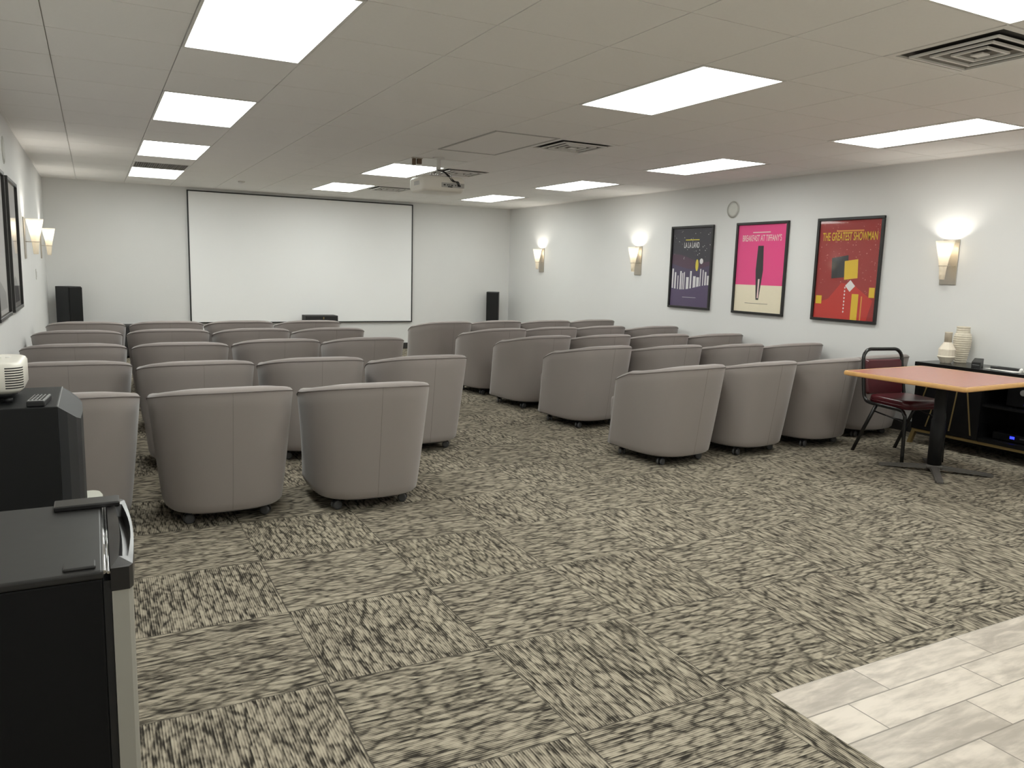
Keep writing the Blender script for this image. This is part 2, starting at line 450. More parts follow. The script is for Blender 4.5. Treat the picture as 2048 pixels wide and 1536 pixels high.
b = bmn(); box(b, -.05, .07, -.07, .03, zt+.006, zt+.014)
for sx, sy in ((-.13, -.1), (.15, -.1), (-.12, .1), (.14, .1)):
    tube(b, [(.01, -.02, zt+.012), (sx*.7, sy*.7, zt+.016), (sx, sy, zt-.002)], .007, 6)
for sx, sy in ((-.1, -.09), (-.07, -.1), (-.03, -.11), (.12, -.09)): tube(b, [(sx, sy, zt-.004), (sx, sy, zt+.03)], .006, 6)
obj('mount_bracket', b, M['chrome'], t)
for k, (dx, dz) in enumerate(((0, 0), (-.02, .006))):
    b = bmn(); tube(b, smoothpath([(.01+dx, -.05, zt+.07), (.05+dx, -.12, zt+.04+dz), (.11+dx, -.19, zt-.04), (.15+dx, -.205, zb+.1), (.168+dx*.5, -.188, zb+.066)]), .0055, 8)
    obj('cable', b, M['black'], t)
t = thing('cable_junction', 'small brown junction box with hanging wire beside projector pole', 'junction box', (2.94, 7.68, CEIL))
b = bmn(); box(b, -.05, .06, -.02, .02, -.012, 0, bev=.003); obj('mounting_clip', b, M['nickel'], t)
b = bmn(); box(b, -.045, -.012, -.018, .018, -.075, -.012, bev=.004); box(b, .004, .05, -.02, .02, -.062, -.012, bev=.004); obj('housing', b, M['brown'], t)
b = bmn(); tube(b, smoothpath([(-.03, 0, -.07), (-.028, 0, -.11), (-.02, -.01, -.14), (.0, -.02, -.196)]), .003, 6); obj('wire', b, M['grey'], t)
one('tile_plate', M['whitem'], thing('mounting_plate', 'pale flat mounting plate on ceiling around the projector pole', 'plate', (cu(3), cv(5), CEIL)), .01, G-.01, .01, G-.03, -.003, -.0005)

# ------------------------------------------------------------------ screen and speakers
t = thing('projection_screen', 'large white projection screen with thin black border on back wall', 'screen', (3.095, BW, 1.475))
one('screen_surface', M['screen'], t, -1.79, 1.79, -.03, -.004, -.99, .99)
b = bmn(); w, h, f = 1.805, 1.005, .018
for a in ((-w, w, -h, -h+f), (-w, w, h-f, h), (-w, -w+f, -h+f, h-f), (w-f, w, -h+f, h-f)): box(b, a[0], a[1], -.036, -.001, a[2], a[3])
obj('border', b, M['black'], t)

def tower(label, loc, rz):
    t = thing('tower_speaker', label, 'speaker', loc, rz, 'black tower speakers flanking the screen')
    b = bmn(); box(b, -.11, .11, -.10, .14, .02, 1.02, bev=.006); obj('cabinet', b, M['spkside'], t)
    b = bmn(); box(b, -.105, .105, -.122, -.102, .03, 1.01, bev=.006); obj('grille', b, M['spk'], t)
    b = bmn(); box(b, -.13, .13, -.12, .16, 0, .02, bev=.004); obj('plinth', b, M['black'], t)
    return t
tower('black tower speaker in the left corner by the wall', (-.31, 12.72, 0), math.radians(42))
tower('slim black tower speaker in the far right corner', (6.37, 12.74, 0), math.radians(-30))
t = thing('centre_speaker', 'low wide black speaker with small gold badge under the screen', 'speaker', (3.23, 12.72, 0))
b = bmn(); box(b, -.26, .26, -.12, .16, .43, .605, bev=.006); obj('cabinet', b, M['spk'], t)
b = bmn(); box(b, -.255, .255, -.135, -.121, .435, .6, bev=.005); obj('grille', b, M['black'], t)
one('badge', M['gold'], t, .015, .03, -.137, -.134, .55, .585)
b = bmn(); box(b, -.2, .2, -.1, .14, 0, .02); box(b, -.06, .06, -.03, .07, .02, .43); obj('stand', b, M['black'], t)
t = thing('floor_subwoofer', 'low black speaker box on floor, left of the screen', 'speaker', (.42, 12.74, 0))
b = bmn(); box(b, -.23, .23, -.18, .2, .02, .47, bev=.008); obj('cabinet', b, M['spk'], t)
b = bmn(); box(b, -.22, .22, -.195, -.181, .03, .46, bev=.005); obj('grille', b, M['black'], t)
for sx in (-.18, .18):
    for sy in (-.14, .16): b = bmn(); lathe(b, [(.02, 0), (.02, .021)], 12, (sx, sy, 0)); obj('foot', b, M['black'], t)

# ------------------------------------------------------------------ framed posters (local: x right, z up, out of the wall = -y)
def flat(bm, poly, y, mi):
    f = bm.faces.new([bm.verts.new((x, y, z)) for x, z in poly]); f.material_index = mi
def ell(cx, cz, rx, rz, n=24): return [(cx + rx*math.cos(2*PI*k/n), cz + rz*math.sin(2*PI*k/n)) for k in range(n)]
def flatmat(name, c): return mat(name, c, .6, noise=.02, nscale=20)
def text_obj(name, body, w, h, m, parent, x, z, y):
    cu_ = bpy.data.curves.new(name, 'FONT'); cu_.body = body; cu_.size = 1; cu_.offset = .012; cu_.align_x = 'CENTER'; cu_.extrude = 0
    to = bpy.data.objects.new('tmp', cu_); C.objects.link(to)
    bpy.context.view_layer.update()
    me = bpy.data.meshes.new_from_object(to.evaluated_get(bpy.context.evaluated_depsgraph_get()))
    bpy.data.objects.remove(to)
    xs = [v.co.x for v in me.vertices]; ys = [v.co.y for v in me.vertices]
    sx, sy = w/(max(xs)-min(xs)), h/(max(ys)-min(ys))
    for v in me.vertices: v.co = Vector(((v.co.x-(max(xs)+min(xs))/2)*sx + x, y, (v.co.y-min(ys))*sy + z))
    me.name = name; me.materials.append(m)
    o = bpy.data.objects.new(name, me); C.objects.link(o); o.parent = parent
    return o
def poster(label, loc, rz, W, H, draw, group):
    t = thing('framed_poster', label, 'poster', loc, rz, group)
    f = .028; b = bmn()
    for a in ((-W/2, W/2, -H/2, -H/2+f), (-W/2, W/2, H/2-f, H/2), (-W/2, -W/2+f, -H/2+f, H/2-f), (W/2-f, W/2, -H/2+f, H/2-f)):
        box(b, a[0], a[1], -.03, -.001, a[2], a[3], bev=.003, seg=1)
    obj('frame', b, M['frame'], t)
    one('backing', M['blackmatte'], t, -W/2+f, W/2-f, -.008, -.002, -H/2+f, H/2-f)
    b = bmn(); mats = draw(b, W/2-f, H/2-f, t)
    obj('print', b, mats, t)
    b = bmn(); flat(b, [(-W/2+f, -H/2+f), (W/2-f, -H/2+f), (W/2-f, H/2-f), (-W/2+f, H/2-f)], -.018, 0); obj('glass', b, M['glass'], t)
    return t
P0 = -.0085
def rect(x0, x1, z0, z1): return [(x0, z0), (x1, z0), (x1, z1), (x0, z1)]
def stars(bm, n, w, z0, z1, mi, r0=.002, r1=.006, rnd=None):
    rnd = rnd or random.Random(3)
    for k in range(n):
        flat(bm, ell(rnd.uniform(-w, w)*.95, rnd.uniform(z0, z1), *(2*[rnd.uniform(r0, r1)]), 8), P0-.0012, mi)
def draw_purple(bm, w, h, t):
    mats = [flatmat('print_ink_night', (.030, .026, .040)), flatmat('print_plum', (.075, .030, .062)), flatmat('print_indigo', (.058, .040, .095)),
            flatmat('print_white', (.72, .70, .72)), flatmat('print_yellow', (.70, .58, .05)), flatmat('print_violet', (.080, .050, .125))]
    flat(bm, rect(-w, w, -h, h), P0, 0)
    n = 16
    def hill(z0, amp, ph, zb, mi, dy):
        top = [(-w + 2*w*k/n, z0 + amp*math.sin(ph + 4.2*k/n)) for k in range(n+1)]
        flat(bm, [(w, zb), (-w, zb)] + top, P0-dy, mi) if False else flat(bm, [(-w, zb)] + [(w, zb)] + top[::-1], P0-dy, mi)
    hill(.12, .05, 1.2, -h, 1, .0003); hill(.02, .04, 2.4, -h, 2, .0006)
    rnd = random.Random(11); x = -w*.96
    while x < w*.9:                                       # a plain row of pale upright bars
        ww = rnd.choice((.018, .03, .05)); top = rnd.uniform(-.13, .0)
        flat(bm, rect(x, min(x+ww, w*.96), -.30, top), P0-.0009, 3); x += ww + rnd.choice((.014, .022, .03))
    hill(-.25, .035, 3.6, -h, 5, .0014)
    stars(bm, 34, w, .10, h*.93, 3)
    flat(bm, ell(.12, .03, .028, .075, 20), P0-.0016, 4); flat(bm, ell(.20, .08, .032, .035, 20), P0-.0016, 3)
    flat(bm, rect(-.12, .14, h-.155, h-.143), P0-.0016, 4); flat(bm, rect(-.13, .13, -.385, -.381), P0-.0018, 3)
    text_obj('title_lettering', 'LA LA LAND', .29, .07, mats[3], t, 0, h-.25, P0-.002)
    return mats
def draw_pink(bm, w, h, t):
    mats = [flatmat('print_pink', (.80, .06, .25)), flatmat('print_cream', (.84, .76, .58)), flatmat('print_black', (.022, .02, .022)), flatmat('print_blush', (.85, .62, .60))]
    flat(bm, rect(-w, w, -.19, h), P0, 0); flat(bm, rect(-w, w, -h, -.19), P0, 1)
    flat(bm, [(-.045, .26), (.04, .26), (.055, -.02), (.012, -.36), (-.03, -.36), (-.06, -.02)], P0-.0006, 2)   # one plain tapering dark bar
    flat(bm, [(-.012, -.12), (.012, -.12), (.006, -.34), (-.014, -.34)], P0-.0009, 3)
    flat(bm, rect(-.2, .16, -.405, -.401), P0-.0008, 2)
    flat(bm, rect(-.14, .13, h-.095, h-.083), P0-.0008, 3)
    text_obj('title_lettering', "BREAKFAST AT TIFFANY'S", .60, .075, mats[3], t, 0, h-.19, P0-.001)
    return mats
def draw_red(bm, w, h, t):
    mats = [flatmat('print_red', (.34, .028, .026)), flatmat('print_scarlet', (.55, .035, .025)), flatmat('print_gold', (.75, .50, .03)),
            flatmat('print_charcoal', (.03, .03, .034)), flatmat('print_white', (.78, .74, .74)), flatmat('print_dot', (.72, .34, .28)), flatmat('print_orange', (.72, .30, .06))]
    flat(bm, rect(-w, w, -h, h), P0, 0)
    stars(bm, 130, w, -h*.8, h*.95, 5, .002, .005, random.Random(5))
    flat(bm, [(-w, -h), (w*.75, -h), (w*.9, -.30), (.12, -.16), (-.05, -.13), (-.2, -.3), (-w, -.36)], P0-.0014, 1)   # plain scarlet mound
    flat(bm, [(-.19, .12), (.01, .15), (.02, -.07), (-.18, -.09)], P0-.0018, 3); flat(bm, [(-.03, .09), (.13, .11), (.14, -.08), (-.02, -.10)], P0-.0020, 2)   # plain overlapping blocks
    flat(bm, [(.06, -.10), (.12, -.16), (.06, -.22), (.0, -.16)], P0-.0022, 4)
    flat(bm, rect(.09, .17, -h, -.24), P0-.0022, 2); flat(bm, rect(.2, .215, -h, -.26), P0-.0022, 6)
    for k in range(8): flat(bm, ell(-.0, -.18-.035*k, .008, .011, 10), P0-.0022, 4)
    flat(bm, rect(-w+.015, -w+.09, -.355, -.27), P0-.0022, 2); flat(bm, rect(w-.085, w-.02, -.27, -.17), P0-.0022, 2)
    flat(bm, rect(-.16, .17, h-.115, h-.10), P0-.0022, 6)
    text_obj('title_lettering', 'THE GREATEST SHOWMAN', .66, .085, mats[2], t, 0, h-.205, P0-.0024)
    return mats
def draw_pale(dark):
    def f(bm, w, h, t):
        mats = [flatmat('print_offwhite', (.55, .52, .50)), flatmat('print_lilac', (.48, .44, .47)), flatmat('print_dark_grey', (.13, .12, .12))]
        flat(bm, rect(-w, w, -h, h), P0, 0); flat(bm, rect(-w*.9, w*.9, -.1, h*.9), P0-.0005, 1)
        flat(bm, [(-w*.8, -h*.93), (w*.8, -h*.93), (w*.6, -h*.7), (dark, -h*.55), (dark-.12, -h*.5), (-w*.7, -h*.6)], P0-.001, 2)  # dark grey printed shape along the bottom
        return mats
    return f
pw = 'framed posters on the right wall'; zc = 1.517
poster('framed dark purple night poster titled LA LA LAND', (RW, 7.93, zc), -PI/2, .80, 1.055, draw_purple, pw)
poster("framed pink and cream poster titled BREAKFAST AT TIFFANY'S", (RW, 6.735, zc), -PI/2, .80, 1.06, draw_pink, pw)
poster('framed red poster titled THE GREATEST SHOWMAN', (RW, 5.54, zc), -PI/2, .80, 1.06, draw_red, pw)
pl = 'framed pale posters on the left wall'
poster('black-framed pale poster on left wall, right one next to the sconce', (LW, 7.75, zc-.01), PI/2, .86, 1.06, draw_pale(.1), pl)
poster('black-framed pale poster on left wall, cut by photo edge', (LW, 6.63, zc-.01), PI/2, .86, 1.06, draw_pale(-.05), pl)

# ------------------------------------------------------------------ wall sconces
def make_sconce():
    t = thing('wall_sconce', '', 'lamp', group='lit glass cone wall sconces')
    b = bmn(); box(b, -.078, .078, -.012, -.001, -.2, .2, bev=.003); obj('backplate', b, M['nickel'], t)
    # frosted cone, open at the top, wide end up
    b = bmn(); R_ = []; seg = 28
    prof = [(.022, -.155), (.03, -.06), (.042, .02), (.06, .11), (.078, .185), (.0755, .185), (.0575, .11), (.0395, .02), (.0275, -.06), (.019, -.15)]
    for r, z in prof: R_.append([b.verts.new((r*math.cos(2*PI*k/seg), -.095 + r*math.sin(2*PI*k/seg), z)) for k in range(seg)])
    for A, B in zip(R_, R_[1:]):
        for k in range(seg):
            f = b.faces.new((A[k], A[(k+1) % seg], B[(k+1) % seg], B[k])); f.smooth = True
    b.faces.new(R_[0][::-1]); b.faces.new(R_[-1])
    obj('glass_shade', b, M['shade'], t)
    b = bmn()
    pts = [(.034*math.cos(2*PI*k/24), -.095+.034*math.sin(2*PI*k/24), -.035) for k in range(24)]
    tube(b, pts, .0035, 8, closed=True); tube(b, [(-.033, -.095, -.035), (-.06, -.01, -.035)], .0035, 8); tube(b, [(.033, -.095, -.035), (.06, -.01, -.035)], .0035, 8)
    obj('holder_ring', b, M['nickel'], t)
    b = bmn(); bmesh.ops.create_uvsphere(b, u_segments=12, v_segments=8, radius=.026, matrix=Matrix.Translation((0, -.095, .125)))
    bl = obj('bulb', b, M['bulb'], t, True)
    b = bmn(); lathe(b, [(.012, -.02), (.014, .098)], 12, (0, -.095, 0)); obj('bulb_socket', b, M['white'], t)
    return t
S0 = make_sconce()
for k, (x, y, rz, lab) in enumerate(((RW, 11.77, -PI/2, 'lit cone wall sconce nearest the far right corner'), (RW, 9.05, -PI/2, 'lit cone wall sconce left of the purple poster'),
        (RW, 4.45, -PI/2, 'large lit cone wall sconce right of the red poster'), (LW, 9.12, PI/2, 'lit cone wall sconce on left wall, beside the black frame'),
        (LW, 11.85, PI/2, 'lit cone wall sconce on left wall, nearest the screen wall'))):
    if k == 0: S0.location = (x, y, 1.6); S0.rotation_euler = (0, 0, rz); S0['label'] = lab
    else: dup(S0, (x, y, 1.6), rz, lab)
def round_speaker(lab, loc, rz):
    t = thing('wall_speaker', lab, 'speaker', loc, rz, 'round paintable wall speakers')
    b = bmn(); lathe(b, [(.105, -.0005), (.105, -.003), (.101, -.005)], 40, axis='y'); obj('rim', b, M['cover'], t)
    b = bmn(); lathe(b, [(.100, -.0049), (.06, -.0065), (.0, -.007)], 40, axis='y'); obj('grille', b, M['cover'], t)
round_speaker('round pale wall speaker above the purple and pink posters', (RW, 7.235, 2.21), -PI/2)
round_speaker('round pale wall speaker above the left wall posters', (LW, 7.47, 2.24), PI/2)
t = thing('wall_switch', 'small white switch plate below the left wall sconces', 'switch', (LW, 10.6, 1.22), PI/2)
b = bmn(); box(b, -.037, .037, -.007, -.001, -.06, .06, bev=.002); p_ = obj('plate', b, M['whitem'], t)
one('rocker', M['whitem'], t, -.016, .016, -.011, -.0072, -.032, .032)

# ------------------------------------------------------------------ grey tub chairs
def make_chair():
    t = thing('tub_chair', '', 'chair')
    NP = 15
    def plan(w):
        """plan outline at level w (0 bottom, 1 rim): list of (x, y, height fraction info)"""
        L = lambda a, c: a + (c-a)*w
        a, yr, yf, af, n = L(.318, .38), L(-.335, -.425), L(.30, .215), L(.30, .32), 2.8
        P = []
        for k in range(8, 0, -1):
            s = k/8; P.append((-(a-(a-af)*s*s), yf*s, 90+40*s))
        for k in range(-24, 25):
            ph = math.radians(90*k/24); sn, cs = math.sin(ph), abs(math.cos(ph))
            P.append((a*math.copysign(abs(sn)**(2/n), sn), yr*cs**(2/n), abs(90*k/24)))
        for k in range(1, 9):
            s = k/8; P.append((a-(a-af)*s*s, yf*s, 90+40*s))
        return P
    def top(a):
        return .768-.070*(a/90)**2.2 if a <= 90 else .698-.075*(a-90)/40
    def normals(P):
        N = []
        for i in range(len(P)):
            p, q = P[max(0, i-1)], P[min(len(P)-1, i+1)]
            d = Vector((q[0]-p[0], q[1]-p[1])).normalized(); N.append(Vector((-d.y, d.x)))    # inward
        return N
    Z0 = .078
    cols = []
    levels = [0, .06, .16, .28, .40, .52, .64, .76, .88, 1.0]
    PL = [plan(l**.9) for l in levels]; NR = normals(PL[-1]); NB = normals(PL[0])
    welt_pts = []
    for i in range(len(PL[0])):
        h = top(PL[-1][i][2]); zt = h-.022; c = []
        p0 = PL[0][i]; c.append((p0[0]+NB[i].x*.05, p0[1]+NB[i].y*.05, Z0)); c.append((p0[0]+NB[i].x*.012, p0[1]+NB[i].y*.012, Z0))
        for l, P in zip(levels, PL):
            z = Z0+.012 + (zt-Z0-.012)*l; c.append((P[i][0], P[i][1], z))
        x, y, _ = PL[-1][i]; n = NR[i]
        welt_pts.append((x - n.x*.001, y - n.y*.001, zt+.001))
        for d, z in ((.004, h-.012), (.012, h-.004), (.028, h), (.075, h-.001), (.098, h-.008), (.11, h-.024), (.115, h-.06), (.12, .44), (.12, .30)):
            c.append((x+n.x*d, y+n.y*d, z))
        cols.append(c)
    b = bmn(); V = [[b.verts.new(p) for p in c] for c in cols]
    for A, B in zip(V, V[1:]):
        for k in range(len(A)-1):
            f = b.faces.new((A[k], B[k], B[k+1], A[k+1])); f.smooth = True
    b.faces.new(V[0]); b.faces.new(V[-1][::-1])
    obj('shell', b, M['fabric'], t)
    b = bmn(); tube(b, welt_pts, .0028, 6)
    mid = len(cols)//2
    tube(b, [Vector(p)+Vector((0, -.0002, 0)) for p in cols[mid][2:12]], .0008, 5)
    obj('piping', b, M['welt'], t)
    b = bmn()
    poly = [(-.255, .33), (-.262, -.10), (-.22, -.22), (-.12, -.285), (0, -.295), (.12, -.285), (.22, -.22), (.262, -.10), (.255, .33), (.2, .365), (0, .375), (-.2, .365)]
    sc_ = lambda s: [(x*s, y*s) for x, y in poly]
    loft(b, [(sc_(.97), .28), (sc_(1), .30), (sc_(1), .425), (sc_(.985), .445), (sc_(.94), .455)])
    obj('seat_cushion', b, M['fabric'], t)
    b = bmn(); loft(b, [(sc_(.95), .09), (sc_(.97), .285)]); obj('seat_base', b, M['fabric'], t)
    b = bmn(); loft(b, [([(x*1.0, y*.98) for x, y in poly], .062), ([(x*1.03, y*.98) for x, y in poly], .089)]); obj('base_plate', b, M['blackmatte'], t)
    for sx, sy, a in ((-.205, -.2, .2), (.205, -.2, -.5), (-.225, .21, 1.1), (.225, .21, .7)):
        b = bmn(); ca, sa = math.cos(a), math.sin(a)
        lathe(b, [(.008, .05), (.008, .066)], 10)
        for k in range(7):          # hood over the two wheels
            pass
        prism(b, [(.0, .03), (-.024, .038)] + [(.030*math.cos(q)*1.0-.006, .028+.030*math.sin(q)) for q in [PI*.8 - PI*.8*j/8 for j in range(9)]], -.006, .006, lambda u, v, d: (u, d, v))
        cst = obj('caster', b, M['casterd'], t); cst.location = (sx, sy, 0); cst.rotation_euler = (0, 0, a)
        b = bmn()
        for s in (-1, 1):
            y0, y1 = sorted((s*.007, s*.024))
            lathe(b, [(.018, y0), (.027, y0+.002), (.027, y1-.004), (.022, y1), (.006, y1)], 20, (-.006, 0, .0275), axis='y')
        obj('wheel', b, M['caster'], cst)
    return t
CH = make_chair()
ORD = ['first', 'second', 'third', 'fourth']
RL = {5: 'front row nearest the screen', 4: 'second row from the screen', 3: 'middle row', 2: 'fourth row from the screen', 1: 'back row nearest the camera'}
LEFT = {1: [(-.185, 4.71, 0), (.61, 4.67, .02), (1.42, 4.61, -.01)],
        2: [(-.168, 6.07, 0), (.611, 5.90, .02), (1.419, 5.92, -.02), (2.229, 5.85, .05)],
        3: [(-.160, 7.25, .02), (.633, 7.22, -.02), (1.456, 7.38, 0), (2.273, 7.39, 0)],
        4: [(-.158, 8.53, .02), (.642, 8.58, 0), (1.435, 8.56, .03), (2.235, 8.54, 0)],
        5: [(-.088, 9.65, 0), (.705, 9.67, .02), (1.491, 9.69, 0), (2.282, 9.67, .03)]}
RIGHT = {1: [(3.90, 4.765, .12), (4.70, 4.80, .10), (5.49, 4.82, .08), (6.28, 4.93, .05)],
         2: [(4.07, 6.18, .13), (4.85, 6.10, .07), (5.63, 6.07, .05), (6.40, 6.00, .02)],
         3: [(4.08, 7.26, .13), (4.86, 7.26, .07), (5.64, 7.22, .05), (6.41, 7.16, .02)],
         4: [(4.06, 8.20, .13), (4.84, 8.32, .07), (5.62, 8.41, .05), (6.40, 8.31, .02)],
         5: [(3.90, 9.36, .10), (4.68, 9.46, .06), (5.46, 9.47, .04), (6.24, 9.52, .02)]}
used = False
for side, D in (('left', LEFT), ('right', RIGHT)):
    for r in D:
        for k, (x, y, rz) in enumerate(D[r]):
            if side == 'left': lab = 'grey tub chair, left block, %s, %s from left wall' % (RL[r], ORD[k])
            else: lab = 'grey tub chair, right block, %s, %s from aisle' % (RL[r], ORD[k])
            if side == 'right' and r == 1 and k == 3: lab = 'grey tub chair behind maroon chair, right block, end of back row'
            grp = 'grey tub chairs in the %s block' % side
            if not used:
                used = True; CH.location = (x, y, 0); CH.rotation_euler = (0, 0, rz); CH['label'] = lab; CH['group'] = grp
            else: dup(CH, (x, y, 0), rz, lab, grp)

# ------------------------------------------------------------------ table, banquet chair
t = thing('pedestal_table', 'square table with reddish laminate top, oak edge and black pedestal', 'table', (5.555, 3.585, 0))
ca = math.radians(2.5)
tt = bpy.data.objects
def rotxy(x, y, a, cx=0, cy=0): return (cx + x*math.cos(a) - y*math.sin(a), cy + x*math.sin(a) + y*math.cos(a))
tc_ = (-.095, -.045); hx, hy = .495, .465
b = bmn(); loft(b, [([rotxy(x, y, ca, *tc_) for x, y in R2(-hx+.02, hx-.02, -hy+.02, hy-.02, .02)], .71), ([rotxy(x, y, ca, *tc_) for x, y in R2(-hx+.02, hx-.02, -hy+.02, hy-.02, .02)], .7455)], smooth=False)
obj('tabletop', b, M['tabletop'], t)
b = bmn()
outer = [(R2(-hx, hx, -hy, hy, .035), .715), (R2(-hx-.004, hx+.004, -hy-.004, hy+.004, .037), .722), (R2(-hx-.004, hx+.004, -hy-.004, hy+.004, .037), .735), (R2(-hx, hx, -hy, hy, .035), .7445)]
inn = [(R2(-hx+.02, hx-.02, -hy+.02, hy-.02, .02), .7445), (R2(-hx+.02, hx-.02, -hy+.02, hy-.02, .02), .712)]
R_ = [[b.verts.new((*rotxy(x, y, ca, *tc_), z)) for x, y in P] for P, z in outer + inn]
for A, B in zip(R_, R_[1:] + R_[:1]):
    n = len(A)
    for k in range(n): b.faces.new((A[k], A[(k+1) % n], B[(k+1) % n], B[k]))
obj('edge_band', b, M['oak'], t)
b = bmn(); lathe(b, [(.05, .05), (.05, .40), (.043, .405), (.042, .70), (.10, .70), (.10, .711)], 28); obj('column', b, M['iron'], t)
b = bmn(); lathe(b, [(.062, .028), (.06, .05), (.045, .062)], 24); obj('hub', b, M['footm'], t)
for ax, ay in ((-.30, -.25), (.27, -.29), (-.22, .306), (.29, .26)):
    L = math.hypot(ax, ay); d = Vector((ax, ay, 0))/L; nn = Vector((-d.y, d.x, 0)); b = bmn()
    secs = [(.03, .032, .025, .055), (.15, .026, .018, .045), (L-.06, .024, .008, .03), (L-.012, .026, .002, .024), (L, .018, .003, .016)]
    V = []
    for s, w_, z0, z1 in secs:
        V.append([b.verts.new(d*s + nn*w_*q + Vector((0, 0, z))) for q, z in ((-1, z0), (1, z0), (1, z1-.004), (.6, z1), (-.6, z1), (-1, z1-.004))])
    for A, B in zip(V, V[1:]):
        for k in range(6): b.faces.new((A[k], A[(k+1) % 6], B[(k+1) % 6], B[k]))
    b.faces.new(V[0][::-1]); b.faces.new(V[-1])
    obj('foot', b, M['footm'], t)

t = thing('banquet_chair', 'maroon vinyl stacking chair with black tubular frame at the table', 'chair', (5.765, 4.03, 0), math.radians(170.2))
b = bmn()
for s in (-1, 1):        # side rail that becomes the front leg
    pass
hoop = []
for s in (-1, 1):
    side = [(s*.2, .235, 0), (s*.2, .225, .34), (s*.2, .21, .395), (s*.2, .17, .42), (s*.205, 0, .425), (s*.208, -.15, .43), (s*.208, -.2, .455), (s*.207, -.225, .52), (s*.20, -.265, .74)]
    hoop.append(side)
topc = []
for k in range(9):
    a = PI/2*k/8; topc.append((-.12-.08*math.cos(a), -.268-.01*math.sin(a), .775+.08*math.sin(a)))
path = smoothpath([Vector(p) for p in hoop[0]], 4) + [Vector(p) for p in topc] + [Vector((-x, y, z)) for x, y, z in topc[::-1]] + smoothpath([Vector(p) for p in hoop[1]], 4)[::-1]
tube(b, path, .0145, 12); obj('frame', b, M['tube'], t)
for s in (-1, 1):
    b = bmn(); tube(b, [(s*.212, -.07, .42), (s*.217, -.17, .22), (s*.222, -.275, 0.0)], .0145, 12); obj('rear_leg', b, M['tube'], t)
    b = bmn(); tube(b, [(s*.213, -.09, .37), (s*.203, .215, .335)], .006, 8); obj('stretcher', b, M['tube'], t)
b = bmn()
sp_ = R2(-.2, .2, -.19, .235, .06, 6)
loft(b, [([(x*.97, y*.97) for x, y in sp_], .428), (sp_, .438), (sp_, .474), ([(x*.97, y*.97) for x, y in sp_], .49), ([(x*.85, y*.85) for x, y in sp_], .499)])
st = obj('seat', b, M['vinyl'], t)
b = bmn()
for s in (-1, 1): pass
tube(b, [(x*1.005, y*1.005, .455) for x, y in sp_], .004, 6, closed=True); obj('seat_piping', b, M['vinyl'], st)
b = bmn()
poly = R2(-.188, .188, -.02, .265, .02, 4)
def bk(a, c, d): return (a, -.232 - c*.16 - d, .505 + c)
A = [b.verts.new(bk(x, z, -.012)) for x, z in poly]; A2 = [b.verts.new(bk(x*.93, .135+(z-.135)*.93, -.028)) for x, z in poly]
B = [b.verts.new(bk(x, z, .012)) for x, z in poly]; n = len(poly)
for P, Q in ((A2, A), (A, B)):
    for k in range(n): b.faces.new((P[k], P[(k+1) % n], Q[(k+1) % n], Q[k]))
b.faces.new(A2); b.faces.new(B[::-1]); obj('backrest', b, M['vinyl'], t)

# ------------------------------------------------------------------ media console and things on it
cx0, cx1, cy0, cy1, cz0, cz1 = 6.36, 6.79, 2.62, 4.36, .135, .727
t = thing('media_console', 'long black console with gold inlaid doors and gold feet against right wall', 'cabinet', (6.575, 3.49, 0))
def L_(x0, x1, y0, y1, z0, z1): return (x0-6.575, x1-6.575, y0-3.49, y1-3.49, z0, z1)
b = bmn(); box(b, *L_(cx0-.012, cx1+.005, cy0-.012, cy1+.012, cz1-.036, cz1), bev=.003); obj('top', b, M['lacq'], t)
bay0, bay1 = 2.98, 3.76
b = bmn()
for a in ((cx0+.02, cx1, cy0, bay0, cz0, cz1-.036), (cx0+.02, cx1, bay1, cy1, cz0, cz1-.036), (cx0, cx1, bay0, bay1, cz0, cz0+.03), (cx1-.02, cx1, bay0, bay1, cz0+.03, cz1-.036)): box(b, *L_(*a))
obj('carcass', b, M['lacq'], t)
b = bmn(); box(b, *L_(cx0+.015, cx1-.02, bay0, bay1, .425, .443)); obj('shelf', b, M['lacq'], t)
for y0, y1, strips in ((4.06, 4.355, [((4.205, .66), (4.30, .32)), ((4.09, .66), (4.222, .17))]), (3.765, 4.055, [((3.955, .66), (4.008, .172)), ((3.905, .66), (3.822, .17))]), (2.625, 2.975, [((2.75, .66), (2.70, .17)), ((2.84, .66), (2.90, .17))])):
    b = bmn(); box(b, *L_(cx0, cx0+.019, y0, y1, cz0+.005, cz1-.04), bev=.002); d = obj('door', b, M['lacq'], t)
    for (ya, za), (yb, zb_) in strips:
        b = bmn(); w_ = .006
        V = [b.verts.new((cx0+dx-6.575, y+dy-3.49, z)) for dx in (.001, -.003) for y, z, dy in ((ya, za, -w_), (ya, za, w_), (yb, zb_, w_), (yb, zb_, -w_))]
        for f in ((0,1,2,3), (7,6,5,4), (0,4,5,1), (1,5,6,2), (2,6,7,3), (3,7,4,0)): b.faces.new([V[k] for k in f])
        obj('gold_inlay', b, M['gold'], d)
b = bmn()
for y0, y1 in ((cy0+.02, cy1-.01),):
    for x0 in (cx0+.005, cx1-.05): box(b, *L_(x0, x0+.03, y0, y1, .112, .1345))
    for y in (cy0+.02, cy1-.04): box(b, *L_(cx0+.035, cx1-.05, y, y+.03, .112, .1345))
obj('foot_rail', b, M['gold'], t)
